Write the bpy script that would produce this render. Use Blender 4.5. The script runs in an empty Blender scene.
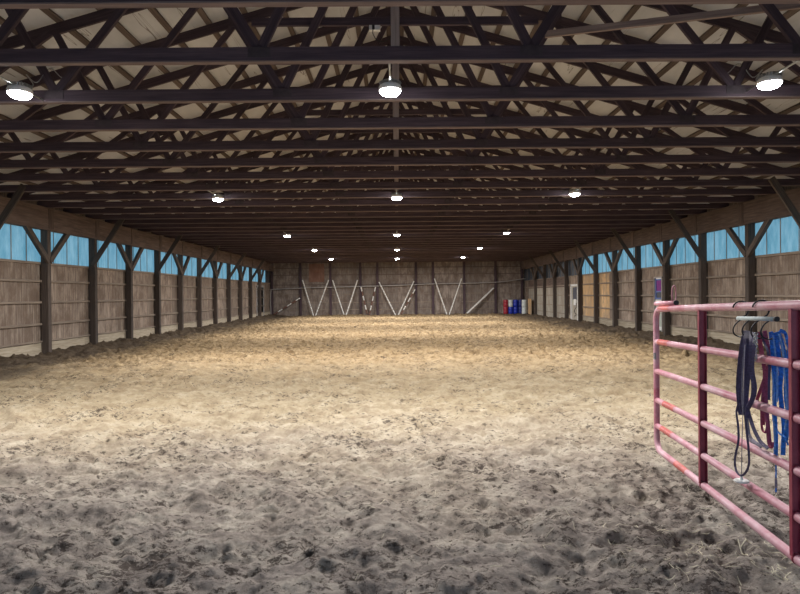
import bpy, math, random
import numpy as np
from mathutils import Vector, Matrix
random.seed(7)
rng = np.random.default_rng(11)
sc = bpy.context.scene
col = sc.collection

# ---------------------------------------------------------------- camera, world, exposure
EYE = 1.5
F = 600.0                       # focal length in pixels of an 800 x 594 frame
cam = bpy.data.cameras.new('camera'); cam.sensor_width = 36; cam.lens = F / 800 * 36
cam.clip_start = 0.05; cam.clip_end = 300
co = bpy.data.objects.new('camera', cam); col.objects.link(co)
CAM_M = (Matrix.Translation((0, 0, EYE)) @ Matrix.Rotation(math.radians(-0.24), 4, 'Z')
         @ Matrix.Rotation(math.radians(90 - 0.24), 4, 'X') @ Matrix.Rotation(math.radians(-0.5), 4, 'Z'))
co.matrix_world = CAM_M
sc.camera = co
w = bpy.data.worlds.new('World'); sc.world = w; w.use_nodes = True
bg = w.node_tree.nodes['Background']
bg.inputs['Color'].default_value = (0.55, 0.74, 0.95, 1); bg.inputs['Strength'].default_value = 0.98
vs = sc.view_settings
vs.view_transform = 'Standard'; vs.look = 'None'; vs.gamma = 1; vs.use_curve_mapping = False
vs.exposure = 0.0
LAMP_W = 238.0
LAMP_COL = (1.0, 0.965, 0.94)

# ---------------------------------------------------------------- dimensions (metres)
W = 9.15                        # half width between the side walls
BACK = 43.2
FRONT = -1.5
CH = EYE + 2.30                 # underside of the truss bottom chords
SLOPE = 0.29
SILL = EYE + 0.88; HEAD = EYE + 1.72
TRUSS_Y = [3.55 + 1.18 * k for k in range(34)]
POST_Y = [10.68 + 2.385 * k for k in range(14)]

# ---------------------------------------------------------------- materials
def mat(name):
    m = bpy.data.materials.new(name); m.use_nodes = True
    return m, m.node_tree, m.node_tree.nodes['Principled BSDF']

def N(nt, kind, **kw):
    n = nt.nodes.new(kind)
    for k, v in kw.items():
        if k in n.inputs.keys(): n.inputs[k].default_value = v
        else: setattr(n, k, v)
    return n

def ramp(nt, src, stops):
    r = nt.nodes.new('ShaderNodeValToRGB'); nt.links.new(src, r.inputs[0])
    e = r.color_ramp.elements
    while len(e) < len(stops): e.new(0.5)
    for i, (p, c) in enumerate(stops):
        e[i].position = p; e[i].color = (*c, 1) if len(c) == 3 else c
    return r.outputs[0]

def mth(nt, op, a, b=0.0, c=0.0):
    n = nt.nodes.new('ShaderNodeMath'); n.operation = op
    for i, v in enumerate((a, b, c)):
        if isinstance(v, (int, float)): n.inputs[i].default_value = v
        else: nt.links.new(v, n.inputs[i])
    return n.outputs[0]

def mixc(nt, f, a, b, blend='MIX'):
    n = nt.nodes.new('ShaderNodeMix'); n.data_type = 'RGBA'; n.blend_type = blend
    for i, v in ((0, f), (6, a), (7, b)):
        if isinstance(v, (int, float)): n.inputs[i].default_value = v
        elif isinstance(v, tuple): n.inputs[i].default_value = (*v, 1)
        else: nt.links.new(v, n.inputs[i])
    return n.outputs[2]

def mapping(nt, src, scale, loc=(0, 0, 0)):
    m = nt.nodes.new('ShaderNodeMapping'); nt.links.new(src, m.inputs[0])
    m.inputs['Scale'].default_value = scale; m.inputs['Location'].default_value = loc
    return m.outputs[0]

def noise(nt, vec, scale, detail=4, rough=0.55, out=0):
    n = nt.nodes.new('ShaderNodeTexNoise'); nt.links.new(vec, n.inputs['Vector'])
    n.inputs['Scale'].default_value = scale; n.inputs['Detail'].default_value = detail
    n.inputs['Roughness'].default_value = rough
    return n.outputs[out]

def bump(nt, b, h, strength, dist):
    n = nt.nodes.new('ShaderNodeBump'); nt.links.new(h, n.inputs['Height'])
    n.inputs['Strength'].default_value = strength; n.inputs['Distance'].default_value = dist
    nt.links.new(n.outputs[0], b.inputs['Normal'])

def wood(name, dark, mid, light, rough=0.85, grain=26, vary=0.35, bs=0.5):
    """timber: grain runs along u of the UV map (u, v in metres)"""
    m, nt, b = mat(name)
    uv = nt.nodes.new('ShaderNodeTexCoord').outputs['UV']
    oi = nt.nodes.new('ShaderNodeObjectInfo')
    off = nt.nodes.new('ShaderNodeVectorMath'); off.operation = 'ADD'
    cmb = nt.nodes.new('ShaderNodeCombineXYZ')
    nt.links.new(mth(nt, 'MULTIPLY', oi.outputs['Random'], 37.0), cmb.inputs[0])
    nt.links.new(mth(nt, 'MULTIPLY', oi.outputs['Random'], 19.0), cmb.inputs[2])
    nt.links.new(uv, off.inputs[0]); nt.links.new(cmb.outputs[0], off.inputs[1])
    v = off.outputs[0]
    g = noise(nt, mapping(nt, v, (1.2, grain, 1)), 1.6, 5, 0.6)
    bl = noise(nt, mapping(nt, v, (0.7, 2.5, 1)), 1.3, 3, 0.6)
    c = ramp(nt, g, [(0.25, dark), (0.5, mid), (0.75, light)])
    c = mixc(nt, ramp(nt, bl, [(0.35, (0, 0, 0)), (0.7, (0.75, 0.75, 0.75))]), c, mixc(nt, 0.5, c, dark))
    k = mth(nt, 'MULTIPLY_ADD', oi.outputs['Random'], vary, 1 - vary / 2)
    hs = nt.nodes.new('ShaderNodeHueSaturation'); nt.links.new(k, hs.inputs['Value']); nt.links.new(c, hs.inputs['Color'])
    nt.links.new(hs.outputs[0], b.inputs['Base Color'])
    b.inputs['Roughness'].default_value = rough
    bump(nt, b, g, bs, 0.004)
    return m

def plain(name, c, rough=0.6, metal=0.0, var=0.12, scale=14, spec=0.5):
    m, nt, b = mat(name)
    o = nt.nodes.new('ShaderNodeTexCoord').outputs['Object']
    n = noise(nt, o, scale, 4)
    lo = tuple(x * (1 - var) for x in c); hi = tuple(min(1, x * (1 + var)) for x in c)
    nt.links.new(ramp(nt, n, [(0.3, lo), (0.7, hi)]), b.inputs['Base Color'])
    b.inputs['Roughness'].default_value = rough; b.inputs['Metallic'].default_value = metal
    b.inputs['Specular IOR Level'].default_value = spec
    return m

def sheathing(name, dark, mid, light, stain, board=0.203, seam=1.22):
    """vertical board siding; u along the wall, v up, both in metres"""
    m, nt, b = mat(name)
    uv = nt.nodes.new('ShaderNodeTexCoord').outputs['UV']
    sp = nt.nodes.new('ShaderNodeSeparateXYZ'); nt.links.new(uv, sp.inputs[0])
    u = sp.outputs[0]
    g = noise(nt, mapping(nt, uv, (16, 0.8, 1)), 1.5, 5, 0.7)
    c = ramp(nt, g, [(0.32, dark), (0.5, mid), (0.68, light)])
    cell = mth(nt, 'FLOOR', mth(nt, 'DIVIDE', u, seam))
    wn = nt.nodes.new('ShaderNodeTexWhiteNoise'); wn.noise_dimensions = '1D'; nt.links.new(cell, wn.inputs['W'])
    cell2 = mth(nt, 'FLOOR', mth(nt, 'DIVIDE', u, board))
    wn2 = nt.nodes.new('ShaderNodeTexWhiteNoise'); wn2.noise_dimensions = '1D'; nt.links.new(cell2, wn2.inputs['W'])
    val = mth(nt, 'ADD', mth(nt, 'MULTIPLY_ADD', wn.outputs[0], 0.40, 0.70), mth(nt, 'MULTIPLY', wn2.outputs[0], 0.16))
    hs = nt.nodes.new('ShaderNodeHueSaturation'); nt.links.new(val, hs.inputs['Value']); nt.links.new(c, hs.inputs['Color'])
    st = noise(nt, mapping(nt, uv, (1.6, 0.9, 1)), 1.7, 6, 0.65)
    c2 = mixc(nt, ramp(nt, st, [(0.44, (0, 0, 0)), (0.60, (0.85, 0.85, 0.85))]), hs.outputs[0], stain)
    # narrow grooves between boards
    fr = mth(nt, 'FRACT', mth(nt, 'DIVIDE', u, board))
    gr = mth(nt, 'LESS_THAN', fr, 0.055)
    fr2 = mth(nt, 'FRACT', mth(nt, 'DIVIDE', u, seam))
    gr2 = mth(nt, 'LESS_THAN', fr2, 0.016)
    groove = mth(nt, 'MAXIMUM', mth(nt, 'MULTIPLY', gr, 0.45), gr2)
    c3 = mixc(nt, mth(nt, 'MULTIPLY', groove, 0.6), c2, dark)
    nt.links.new(c3, b.inputs['Base Color']); b.inputs['Roughness'].default_value = 0.9
    h = mth(nt, 'SUBTRACT', mth(nt, 'MULTIPLY', g, 0.4), groove)
    bump(nt, b, h, 0.8, 0.008)
    return m

M = {}
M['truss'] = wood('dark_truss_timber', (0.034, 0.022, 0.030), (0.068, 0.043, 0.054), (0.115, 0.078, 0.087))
M['king'] = wood('worn_truss_timber', (0.20, 0.14, 0.12), (0.32, 0.235, 0.205), (0.44, 0.34, 0.29))
M['edge'] = wood('bounce_lit_edge_timber', (0.10, 0.07, 0.068), (0.18, 0.13, 0.122), (0.27, 0.205, 0.19))  # floor bounce light on the chord undersides put into a lighter timber colour
M['kingpost'] = wood('pale_upright_timber', (0.28, 0.21, 0.18), (0.42, 0.33, 0.29), (0.54, 0.44, 0.39))
M['post'] = wood('old_post_timber', (0.045, 0.034, 0.03), (0.085, 0.065, 0.054), (0.15, 0.12, 0.096), vary=0.5)
M['header'] = wood('header_board', (0.065, 0.043, 0.036), (0.125, 0.087, 0.071), (0.20, 0.145, 0.12), grain=14)
M['girt'] = wood('girt_timber', (0.13, 0.10, 0.08), (0.29, 0.235, 0.185), (0.42, 0.35, 0.28), vary=0.3)
M['kick'] = wood('kick_board', (0.26, 0.21, 0.15), (0.42, 0.36, 0.27), (0.56, 0.50, 0.39), grain=14, vary=0.4)
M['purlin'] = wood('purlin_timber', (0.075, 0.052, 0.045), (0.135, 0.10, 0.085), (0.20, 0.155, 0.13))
M['siding'] = sheathing('weathered_siding', (0.12, 0.088, 0.07), (0.30, 0.238, 0.19), (0.47, 0.39, 0.315), (0.17, 0.12, 0.09))
M['back_siding'] = sheathing('grey_back_siding', (0.13, 0.105, 0.092), (0.27, 0.225, 0.195), (0.42, 0.36, 0.31), (0.15, 0.11, 0.09))
M['pale_panel'] = sheathing('pale_door_panel', (0.28, 0.25, 0.2), (0.42, 0.39, 0.33), (0.55, 0.52, 0.45), (0.3, 0.25, 0.2), 0.31, 1.22)
M['new_ply'] = sheathing('new_plywood', (0.42, 0.25, 0.11), (0.62, 0.40, 0.20), (0.74, 0.54, 0.31), (0.36, 0.27, 0.19), 0.61, 0.61)
M['rust_ply'] = sheathing('reddish_plywood', (0.17, 0.095, 0.07), (0.25, 0.14, 0.105), (0.33, 0.20, 0.15), (0.2, 0.1, 0.07), 1.3, 1.3)
M['steel'] = plain('galvanised_steel', (0.42, 0.44, 0.45), 0.35, 0.85)
M['plate'] = plain('stained_gusset_wood', (0.05, 0.035, 0.04), 0.8, 0, 0.3)
M['black'] = plain('black_rubber', (0.012, 0.012, 0.014), 0.55)
M['blackmetal'] = plain('black_coated_steel', (0.02, 0.02, 0.024), 0.4, 0.3)
M['white'] = plain('white_paint', (0.78, 0.78, 0.76), 0.5, 0, 0.08)
M['whitepole'] = plain('worn_white_paint', (0.80, 0.79, 0.76), 0.6, 0, 0.15, 5)
M['brownpole'] = plain('brown_pole_paint', (0.17, 0.08, 0.06), 0.6, 0, 0.2, 6)
M['pipe'] = plain('grey_pipe_paint', (0.36, 0.34, 0.33), 0.6, 0.1, 0.2, 3)
M['navy'] = plain('navy_nylon_webbing', (0.075, 0.062, 0.125), 0.75, 0, 0.35, 90)
M['maroon'] = plain('burgundy_nylon_webbing', (0.34, 0.07, 0.13), 0.75, 0, 0.3, 90)
M['bluehighlight'] = plain('blue_webbing_highlight', (0.16, 0.34, 0.68), 0.7, 0, 0.3, 70)  # highlights on the blue straps, painted as separate lighter ribbons
M['rackbar'] = plain('grey_green_bar_paint', (0.40, 0.47, 0.48), 0.55, 0, 0.15, 30)
M['bluestrap'] = plain('bright_blue_nylon_webbing', (0.02, 0.17, 0.60), 0.7, 0, 0.4, 70)
M['greystrap'] = plain('grey_nylon_webbing', (0.24, 0.22, 0.28), 0.75, 0, 0.3, 70)
M['drumred'] = plain('red_plastic', (0.40, 0.03, 0.05), 0.4)
M['drumblue'] = plain('blue_plastic', (0.02, 0.045, 0.46), 0.4)
M['drumdark'] = plain('dark_blue_plastic', (0.02, 0.035, 0.22), 0.4)
M['drumwhite'] = plain('white_plastic', (0.72, 0.76, 0.74), 0.4)
M['doorgrey'] = plain('grey_door_paint', (0.34, 0.33, 0.34), 0.6, 0, 0.2, 3)
M['palegreen'] = plain('pale_green_paint', (0.42, 0.47, 0.42), 0.6, 0, 0.15, 3)
M['purple'] = plain('purple_cloth', (0.20, 0.03, 0.22), 0.8, 0, 0.2, 10)
M['bluepaint'] = plain('blue_paint', (0.10, 0.16, 0.42), 0.5, 0, 0.1)
M['straw'] = plain('dry_straw', (0.72, 0.66, 0.50), 0.8, 0, 0.25, 8)
M['darkglass'] = plain('dark_glass', (0.10, 0.11, 0.14), 0.15, 0)
M['darkpanel'] = plain('dark_corrugated_panel', (0.05, 0.065, 0.09), 0.5, 0, 0.3, 2)

# red gate paint, faded towards pink where it has worn
m, nt, b = mat('faded_red_gate_paint'); M['gate'] = m
o = nt.nodes.new('ShaderNodeTexCoord').outputs['Object']
n1 = noise(nt, o, 3.2, 5, 0.65); n2 = noise(nt, o, 26, 4, 0.6)
c = ramp(nt, n1, [(0.32, (0.40, 0.10, 0.15)), (0.48, (0.52, 0.23, 0.29)), (0.66, (0.64, 0.42, 0.48))])
c = mixc(nt, ramp(nt, n2, [(0.62, (0, 0, 0)), (0.74, (0.5, 0.5, 0.5))]), c, (0.66, 0.5, 0.48))
nt.links.new(c, b.inputs['Base Color']); b.inputs['Roughness'].default_value = 0.38
bump(nt, b, n2, 0.15, 0.002)
m, nt, b = mat('maroon_brace_paint'); M['brace'] = m
o = nt.nodes.new('ShaderNodeTexCoord').outputs['Object']
c = ramp(nt, noise(nt, o, 9, 5, 0.6), [(0.35, (0.22, 0.02, 0.05)), (0.7, (0.34, 0.06, 0.09))])
nt.links.new(c, b.inputs['Base Color']); b.inputs['Roughness'].default_value = 0.45
M['freshred'] = plain('bright_red_touch_up_paint', (0.52, 0.12, 0.11), 0.4, 0, 0.25, 20)

# pale roof insulation facing
m, nt, b = mat('pale_roof_lining'); M['roof'] = m
o = nt.nodes.new('ShaderNodeTexCoord').outputs['Object']
n1 = noise(nt, mapping(nt, o, (1, 0.35, 1)), 1.4, 5, 0.6)
c = ramp(nt, n1, [(0.3, (0.48, 0.485, 0.51)), (0.7, (0.74, 0.745, 0.78))])
ln = noise(nt, mapping(nt, o, (1.3, 0.09, 1), (3, 7, 0)), 6.0, 2, 0.5)
c = mixc(nt, ramp(nt, ln, [(0.655, (0, 0, 0)), (0.665, (0.85, 0.85, 0.85)), (0.68, (0, 0, 0))]), c, (0.09, 0.06, 0.05))
nt.links.new(c, b.inputs['Base Color']); b.inputs['Roughness'].default_value = 0.8
bump(nt, b, n1, 0.3, 0.02)

# translucent blue fibreglass
m, nt, b = mat('translucent_blue_fibreglass'); M['window'] = m
o = nt.nodes.new('ShaderNodeTexCoord').outputs['Object']
n1 = noise(nt, mapping(nt, o, (1, 1.5, 0.5)), 2.5, 5, 0.65)
c = ramp(nt, n1, [(0.3, (0.20, 0.45, 0.52)), (0.7, (0.46, 0.70, 0.74))])
tr = nt.nodes.new('ShaderNodeBsdfTranslucent'); nt.links.new(c, tr.inputs['Color'])
df = nt.nodes.new('ShaderNodeBsdfDiffuse'); nt.links.new(c, df.inputs['Color'])
mx = nt.nodes.new('ShaderNodeMixShader'); mx.inputs[0].default_value = 0.2
nt.links.new(tr.outputs[0], mx.inputs[1]); nt.links.new(df.outputs[0], mx.inputs[2])
nt.links.new(mx.outputs[0], nt.nodes['Material Output'].inputs['Surface'])

# lamp lens
m, nt, b = mat('lit_led_lens'); M['lens'] = m
b.inputs['Base Color'].default_value = (0.9, 0.9, 0.9, 1)
b.inputs['Emission Color'].default_value = (0.93, 0.97, 1.0, 1); b.inputs['Emission Strength'].default_value = 60

# arena footing: tan sand, by the gate dirt and cool sky light painted in grey, darker dirt thrown up along the walls
m, nt, b = mat('arena_sand'); M['sand'] = m
o = nt.nodes.new('ShaderNodeTexCoord').outputs['Object']
sp = nt.nodes.new('ShaderNodeSeparateXYZ'); nt.links.new(o, sp.inputs[0])
big = noise(nt, o, 0.35, 5, 0.6); med = noise(nt, o, 3.2, 9, 0.72); fine = noise(nt, o, 30, 6, 0.75); grain = noise(nt, o, 260, 3, 0.7)
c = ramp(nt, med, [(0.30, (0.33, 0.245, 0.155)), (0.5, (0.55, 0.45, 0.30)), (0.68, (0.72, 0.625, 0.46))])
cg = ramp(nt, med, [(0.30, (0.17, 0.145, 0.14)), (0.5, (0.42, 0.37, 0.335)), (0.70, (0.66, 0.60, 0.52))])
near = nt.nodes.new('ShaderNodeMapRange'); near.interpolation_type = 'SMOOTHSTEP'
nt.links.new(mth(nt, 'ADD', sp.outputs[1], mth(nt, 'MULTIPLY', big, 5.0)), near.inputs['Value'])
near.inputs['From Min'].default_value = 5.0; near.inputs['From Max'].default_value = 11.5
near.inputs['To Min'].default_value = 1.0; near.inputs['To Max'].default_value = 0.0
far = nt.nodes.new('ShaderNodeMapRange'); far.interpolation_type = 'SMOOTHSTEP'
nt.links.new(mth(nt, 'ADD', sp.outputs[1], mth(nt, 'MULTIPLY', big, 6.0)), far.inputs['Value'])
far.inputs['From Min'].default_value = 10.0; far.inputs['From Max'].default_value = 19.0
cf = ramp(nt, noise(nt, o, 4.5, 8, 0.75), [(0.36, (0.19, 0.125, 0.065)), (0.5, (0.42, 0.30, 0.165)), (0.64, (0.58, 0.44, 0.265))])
c = mixc(nt, far.outputs[0], c, cf)  # lamp pool put into the colour: paler sand near the lamps, darker beyond
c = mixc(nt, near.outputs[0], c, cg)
# dark dirt by the side walls
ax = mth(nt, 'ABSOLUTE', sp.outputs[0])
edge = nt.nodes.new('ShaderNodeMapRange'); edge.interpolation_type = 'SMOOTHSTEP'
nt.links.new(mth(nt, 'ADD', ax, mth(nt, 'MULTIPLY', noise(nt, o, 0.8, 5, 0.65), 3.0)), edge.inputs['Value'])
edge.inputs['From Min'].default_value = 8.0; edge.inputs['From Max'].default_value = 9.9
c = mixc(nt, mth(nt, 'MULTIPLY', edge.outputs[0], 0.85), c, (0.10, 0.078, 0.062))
# dark organic specks
sn = noise(nt, mapping(nt, o, (0.8, 1.3, 1)), 17, 8, 0.8)
pt = noise(nt, o, 1.1, 4, 0.6)
thr = mth(nt, 'ADD', sn, mth(nt, 'MULTIPLY', mth(nt, 'SUBTRACT', pt, 0.5), 0.35))
thr = mth(nt, 'ADD', thr, mth(nt, 'MULTIPLY', near.outputs[0], 0.035))
c = mixc(nt, ramp(nt, thr, [(0.565, (0, 0, 0)), (0.60, (0.85, 0.85, 0.85))]), c, (0.07, 0.052, 0.045))
c = mixc(nt, 0.55, c, ramp(nt, grain, [(0.3, (0.55, 0.55, 0.55)), (0.7, (1, 1, 1))]), 'MULTIPLY')
nt.links.new(c, b.inputs['Base Color']); b.inputs['Roughness'].default_value = 0.95
b.inputs['Specular IOR Level'].default_value = 0.15
hh = mth(nt, 'ADD', mth(nt, 'MULTIPLY', fine, 1.0), mth(nt, 'MULTIPLY', grain, 0.25))
bump(nt, b, hh, 1.0, 0.035)
M['clod'] = plain('dark_dirt', (0.11, 0.088, 0.075), 0.95, 0, 0.5, 30, 0.1)

# ---------------------------------------------------------------- mesh helpers
class MB:
    def __init__(s): s.v = []; s.f = []; s.uv = []; s.mi = []
    def quad(s, pts, uvs, mi=0):
        i = len(s.v); s.v += [tuple(p) for p in pts]; s.f.append(tuple(range(i, i + len(pts)))); s.uv += uvs; s.mi.append(mi)
    def beam(s, p0, p1, a, b, up=(0, 0, 1), mi=0, ch=0.0):
        """straight timber p0->p1; a = size along 'side', b = size along 'up'"""
        p0, p1 = Vector(p0), Vector(p1); d = p1 - p0; L = d.length; d.normalize()
        up = Vector(up); side = d.cross(up)
        if side.length < 1e-4: side = d.cross(Vector((1, 0, 0)))
        side.normalize(); upv = side.cross(d).normalized()
        c = ch if ch else min(a, b) * 0.06
        prof = [(-a/2 + c, -b/2), (a/2 - c, -b/2), (a/2, -b/2 + c), (a/2, b/2 - c), (a/2 - c, b/2), (-a/2 + c, b/2), (-a/2, b/2 - c), (-a/2, -b/2 + c)]
        ring = lambda P: [P + side * x + upv * y for x, y in prof]
        r0, r1 = ring(p0), ring(p1)
        acc = [0]
        for k in range(8):
            x0, y0 = prof[k]; x1, y1 = prof[(k + 1) % 8]; acc.append(acc[-1] + math.hypot(x1 - x0, y1 - y0))
        for k in range(8):
            j = (k + 1) % 8
            s.quad([r0[k], r0[j], r1[j], r1[k]], [(0, acc[k]), (0, acc[k + 1]), (L, acc[k + 1]), (L, acc[k])], mi)
        s.quad(r0[::-1], [(x, y) for x, y in prof[::-1]], mi); s.quad(r1, [(x, y) for x, y in prof], mi)
        return s
    def box(s, x0, x1, y0, y1, z0, z1, mi=0):
        dx, dy, dz = x1 - x0, y1 - y0, z1 - z0; cx, cy, cz = (x0 + x1) / 2, (y0 + y1) / 2, (z0 + z1) / 2
        if dx >= dy and dx >= dz: s.beam((x0, cy, cz), (x1, cy, cz), dy, dz, (0, 0, 1), mi)
        elif dy >= dz: s.beam((cx, y0, cz), (cx, y1, cz), dx, dz, (0, 0, 1), mi)
        else: s.beam((cx, cy, z0), (cx, cy, z1), dx, dy, (0, 1, 0), mi)
        return s
    def slab(s, x0, x1, y0, y1, z0, z1, mi=0):
        """flat sheet standing up; u runs along the wall and v up"""
        P = [(x0, y0, z0), (x1, y0, z0), (x1, y1, z0), (x0, y1, z0), (x0, y0, z1), (x1, y0, z1), (x1, y1, z1), (x0, y1, z1)]
        F_ = [(0, 1, 5, 4), (1, 2, 6, 5), (2, 3, 7, 6), (3, 0, 4, 7), (4, 5, 6, 7), (3, 2, 1, 0)]
        al = 0 if (x1 - x0) > (y1 - y0) else 1
        for f in F_:
            s.quad([P[i] for i in f], [(P[i][al], P[i][2]) for i in f], mi)
        return s
    def tube(s, pts, r, seg=12, closed=False, mi=0, caps=True):
        pts = [Vector(p) for p in pts]; n = len(pts); rings = []; L = 0; Ls = [0]
        R = r if isinstance(r, (list, tuple)) else [r] * n
        prev = None
        for i, p in enumerate(pts):
            if closed: t = pts[(i + 1) % n] - pts[i - 1]
            else: t = pts[min(i + 1, n - 1)] - pts[max(i - 1, 0)]
            t.normalize()
            if prev is None:
                u = t.orthogonal().normalized()
            else:
                u = (prev - t * prev.dot(t)).normalized()
            prev = u; v = t.cross(u)
            base = len(s.v)
            for k in range(seg):
                a = 2 * math.pi * k / seg
                s.v.append(tuple(p + (u * math.cos(a) + v * math.sin(a)) * R[i]))
            rings.append(base)
            if i: L += (pts[i] - pts[i - 1]).length; Ls.append(L)
        m_ = n if closed else n - 1
        for i in range(m_):
            a, b_ = rings[i], rings[(i + 1) % n]
            l0 = Ls[i]; l1 = Ls[i + 1] if i + 1 < n else Ls[i] + 0.01
            for k in range(seg):
                j = (k + 1) % seg
                s.f.append((a + k, a + j, b_ + j, b_ + k)); s.mi.append(mi)
                c0, c1 = k / seg * 6.28 * R[i], (k + 1) / seg * 6.28 * R[i]
                s.uv += [(l0, c0), (l0, c1), (l1, c1), (l1, c0)]
        if caps and not closed:
            s.f.append(tuple(rings[0] + k for k in range(seg))[::-1]); s.uv += [(0, 0)] * seg; s.mi.append(mi)
            s.f.append(tuple(rings[-1] + k for k in range(seg))); s.uv += [(0, 0)] * seg; s.mi.append(mi)
        return s
    def lathe(s, prof, o=(0, 0, 0), seg=24, mi=0):
        """prof: (radius, z) list around the z axis at o"""
        rings = []
        for r, z in prof:
            rings.append(len(s.v))
            for k in range(seg):
                a = 2 * math.pi * k / seg
                s.v.append((o[0] + max(r, 1e-4) * math.cos(a), o[1] + max(r, 1e-4) * math.sin(a), o[2] + z))
        for i in range(len(prof) - 1):
            for k in range(seg):
                j = (k + 1) % seg
                s.f.append((rings[i] + k, rings[i] + j, rings[i + 1] + j, rings[i + 1] + k)); s.mi.append(mi)
                s.uv += [(k / seg, i), (j / seg, i), (j / seg, i + 1), (k / seg, i + 1)]
        return s
    def ribbon(s, pts, width, normal, th=0.003, mi=0, twist=0.0):
        pts = smooth(pts, 5); n = len(pts); normal = Vector(normal).normalized(); ring = []
        for i, p in enumerate(pts):
            t = (pts[min(i + 1, n - 1)] - pts[max(i - 1, 0)]).normalized()
            nn = Matrix.Rotation(twist * math.sin(i / max(1, n - 1) * 5.0), 3, t) @ normal
            sd = t.cross(nn)
            if sd.length < 0.05: sd = t.orthogonal()
            sd.normalize(); up = sd.cross(t).normalized()
            base = len(s.v)
            for x, y in ((-width/2, -th/2), (width/2, -th/2), (width/2, th/2), (-width/2, th/2)):
                s.v.append(tuple(p + sd * x + up * y))
            ring.append(base)
        for i in range(n - 1):
            for k in range(4):
                j = (k + 1) % 4
                s.f.append((ring[i] + k, ring[i] + j, ring[i + 1] + j, ring[i + 1] + k)); s.mi.append(mi); s.uv += [(i * .02, 0), (i * .02, width), (i * .02 + .02, width), (i * .02 + .02, 0)]
        s.f.append(tuple(ring[0] + k for k in range(4))[::-1]); s.uv += [(0, 0)] * 4; s.mi.append(mi)
        s.f.append(tuple(ring[-1] + k for k in range(4))); s.uv += [(0, 0)] * 4; s.mi.append(mi)
        return s
    def build(s, name, material, parent=None, smooth_=False, origin=None):
        me = bpy.data.meshes.new(name)
        V = s.v
        if origin is not None: V = [(x - origin[0], y - origin[1], z - origin[2]) for x, y, z in V]
        me.from_pydata(V, [], s.f); me.update()
        ul = me.uv_layers.new(name='UVMap'); ul.data.foreach_set('uv', np.array(s.uv, dtype=np.float32).ravel())
        ms = material if isinstance(material, (list, tuple)) else [material]
        for m_ in ms: me.materials.append(m_)
        me.polygons.foreach_set('material_index', s.mi)
        if smooth_: me.polygons.foreach_set('use_smooth', [len(f) == 4 for f in s.f])
        ob = bpy.data.objects.new(name, me); col.objects.link(ob)
        if parent: ob.parent = parent
        if origin is not None: ob.location = origin
        return ob

def smooth(pts, k=5):
    """Catmull-Rom through pts"""
    P = [Vector(p) for p in pts]
    if len(P) < 3: return P
    P = [P[0] * 2 - P[1]] + P + [P[-1] * 2 - P[-2]]; out = []
    for i in range(1, len(P) - 2):
        for j in range(k):
            t = j / k; a, b_, c_, d = P[i - 1], P[i], P[i + 1], P[i + 2]
            out.append(0.5 * ((2 * b_) + (c_ - a) * t + (2 * a - 5 * b_ + 4 * c_ - d) * t * t + (3 * b_ - a - 3 * c_ + d) * t ** 3))
    out.append(P[-2]); return out

def tag(o, label=None, cat=None, group=None, kind=None):
    if label: o['label'] = label
    if cat: o['category'] = cat
    if group: o['group'] = group
    if kind: o['kind'] = kind
    return o
def empty(name, loc=(0, 0, 0), rz=0.0):
    o = bpy.data.objects.new(name, None); o.empty_display_size = 0.2; col.objects.link(o)
    o.location = loc; o.rotation_euler = (0, 0, rz); return o
def copy_tree(o, kids, loc):
    c = o.copy(); col.objects.link(c); c.location = loc
    for k, gk in kids:
        kk = k.copy(); col.objects.link(kk); kk.parent = c
        for g in gk:
            gg = g.copy(); col.objects.link(gg); gg.parent = kk
    return c
def ordinal(i):
    return ['first', 'second', 'third', 'fourth', 'fifth', 'sixth', 'seventh', 'eighth', 'ninth', 'tenth', 'eleventh', 'twelfth', 'thirteenth',
            'fourteenth', 'fifteenth', 'sixteenth', 'seventeenth', 'eighteenth', 'nineteenth', 'twentieth'][i]

# ---------------------------------------------------------------- floor
def lattice_noise(X, Y, cell, seed):
    r = np.random.default_rng(seed); G = r.random((256, 256))
    x = X / cell + 1000.37; y = Y / cell + 500.11
    xi = np.floor(x).astype(int); yi = np.floor(y).astype(int); fx = x - xi; fy = y - yi
    fx = fx * fx * (3 - 2 * fx); fy = fy * fy * (3 - 2 * fy)
    g = lambda a, b_: G[np.mod(a, 256)[None, :], np.mod(b_, 256)[:, None]]
    FX, FY = fx[None, :], fy[:, None]
    return (g(xi, yi) * (1 - FX) * (1 - FY) + g(xi + 1, yi) * FX * (1 - FY) + g(xi, yi + 1) * (1 - FX) * FY + g(xi + 1, yi + 1) * FX * FY) - 0.5

def axis_x():
    a = [0.0]
    while a[-1] < W - 0.02:
        x = a[-1]; a.append(x + (0.0145 if x < 3.0 else 0.0145 + (x - 3.0) * 0.0045))
    a[-1] = W
    return np.array([-v for v in a[:0:-1]] + a)
def axis_y():
    a = [-0.5]
    while a[-1] < BACK:
        y = a[-1]; a.append(y + (0.05 if y < 2.6 else max(0.0145, 0.0031 * y)))
    a[-1] = BACK
    return np.array(a)
gx, gy = axis_x(), axis_y()
H = np.zeros((len(gy), len(gx)))
for cell, amp, sd in ((3.1, 0.05, 1), (1.3, 0.035, 2), (0.55, 0.055, 3), (0.27, 0.060, 4), (0.13, 0.040, 5), (0.06, 0.036, 6), (0.03, 0.022, 7)):
    H += amp * lattice_noise(gx, gy, cell, sd)
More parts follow.
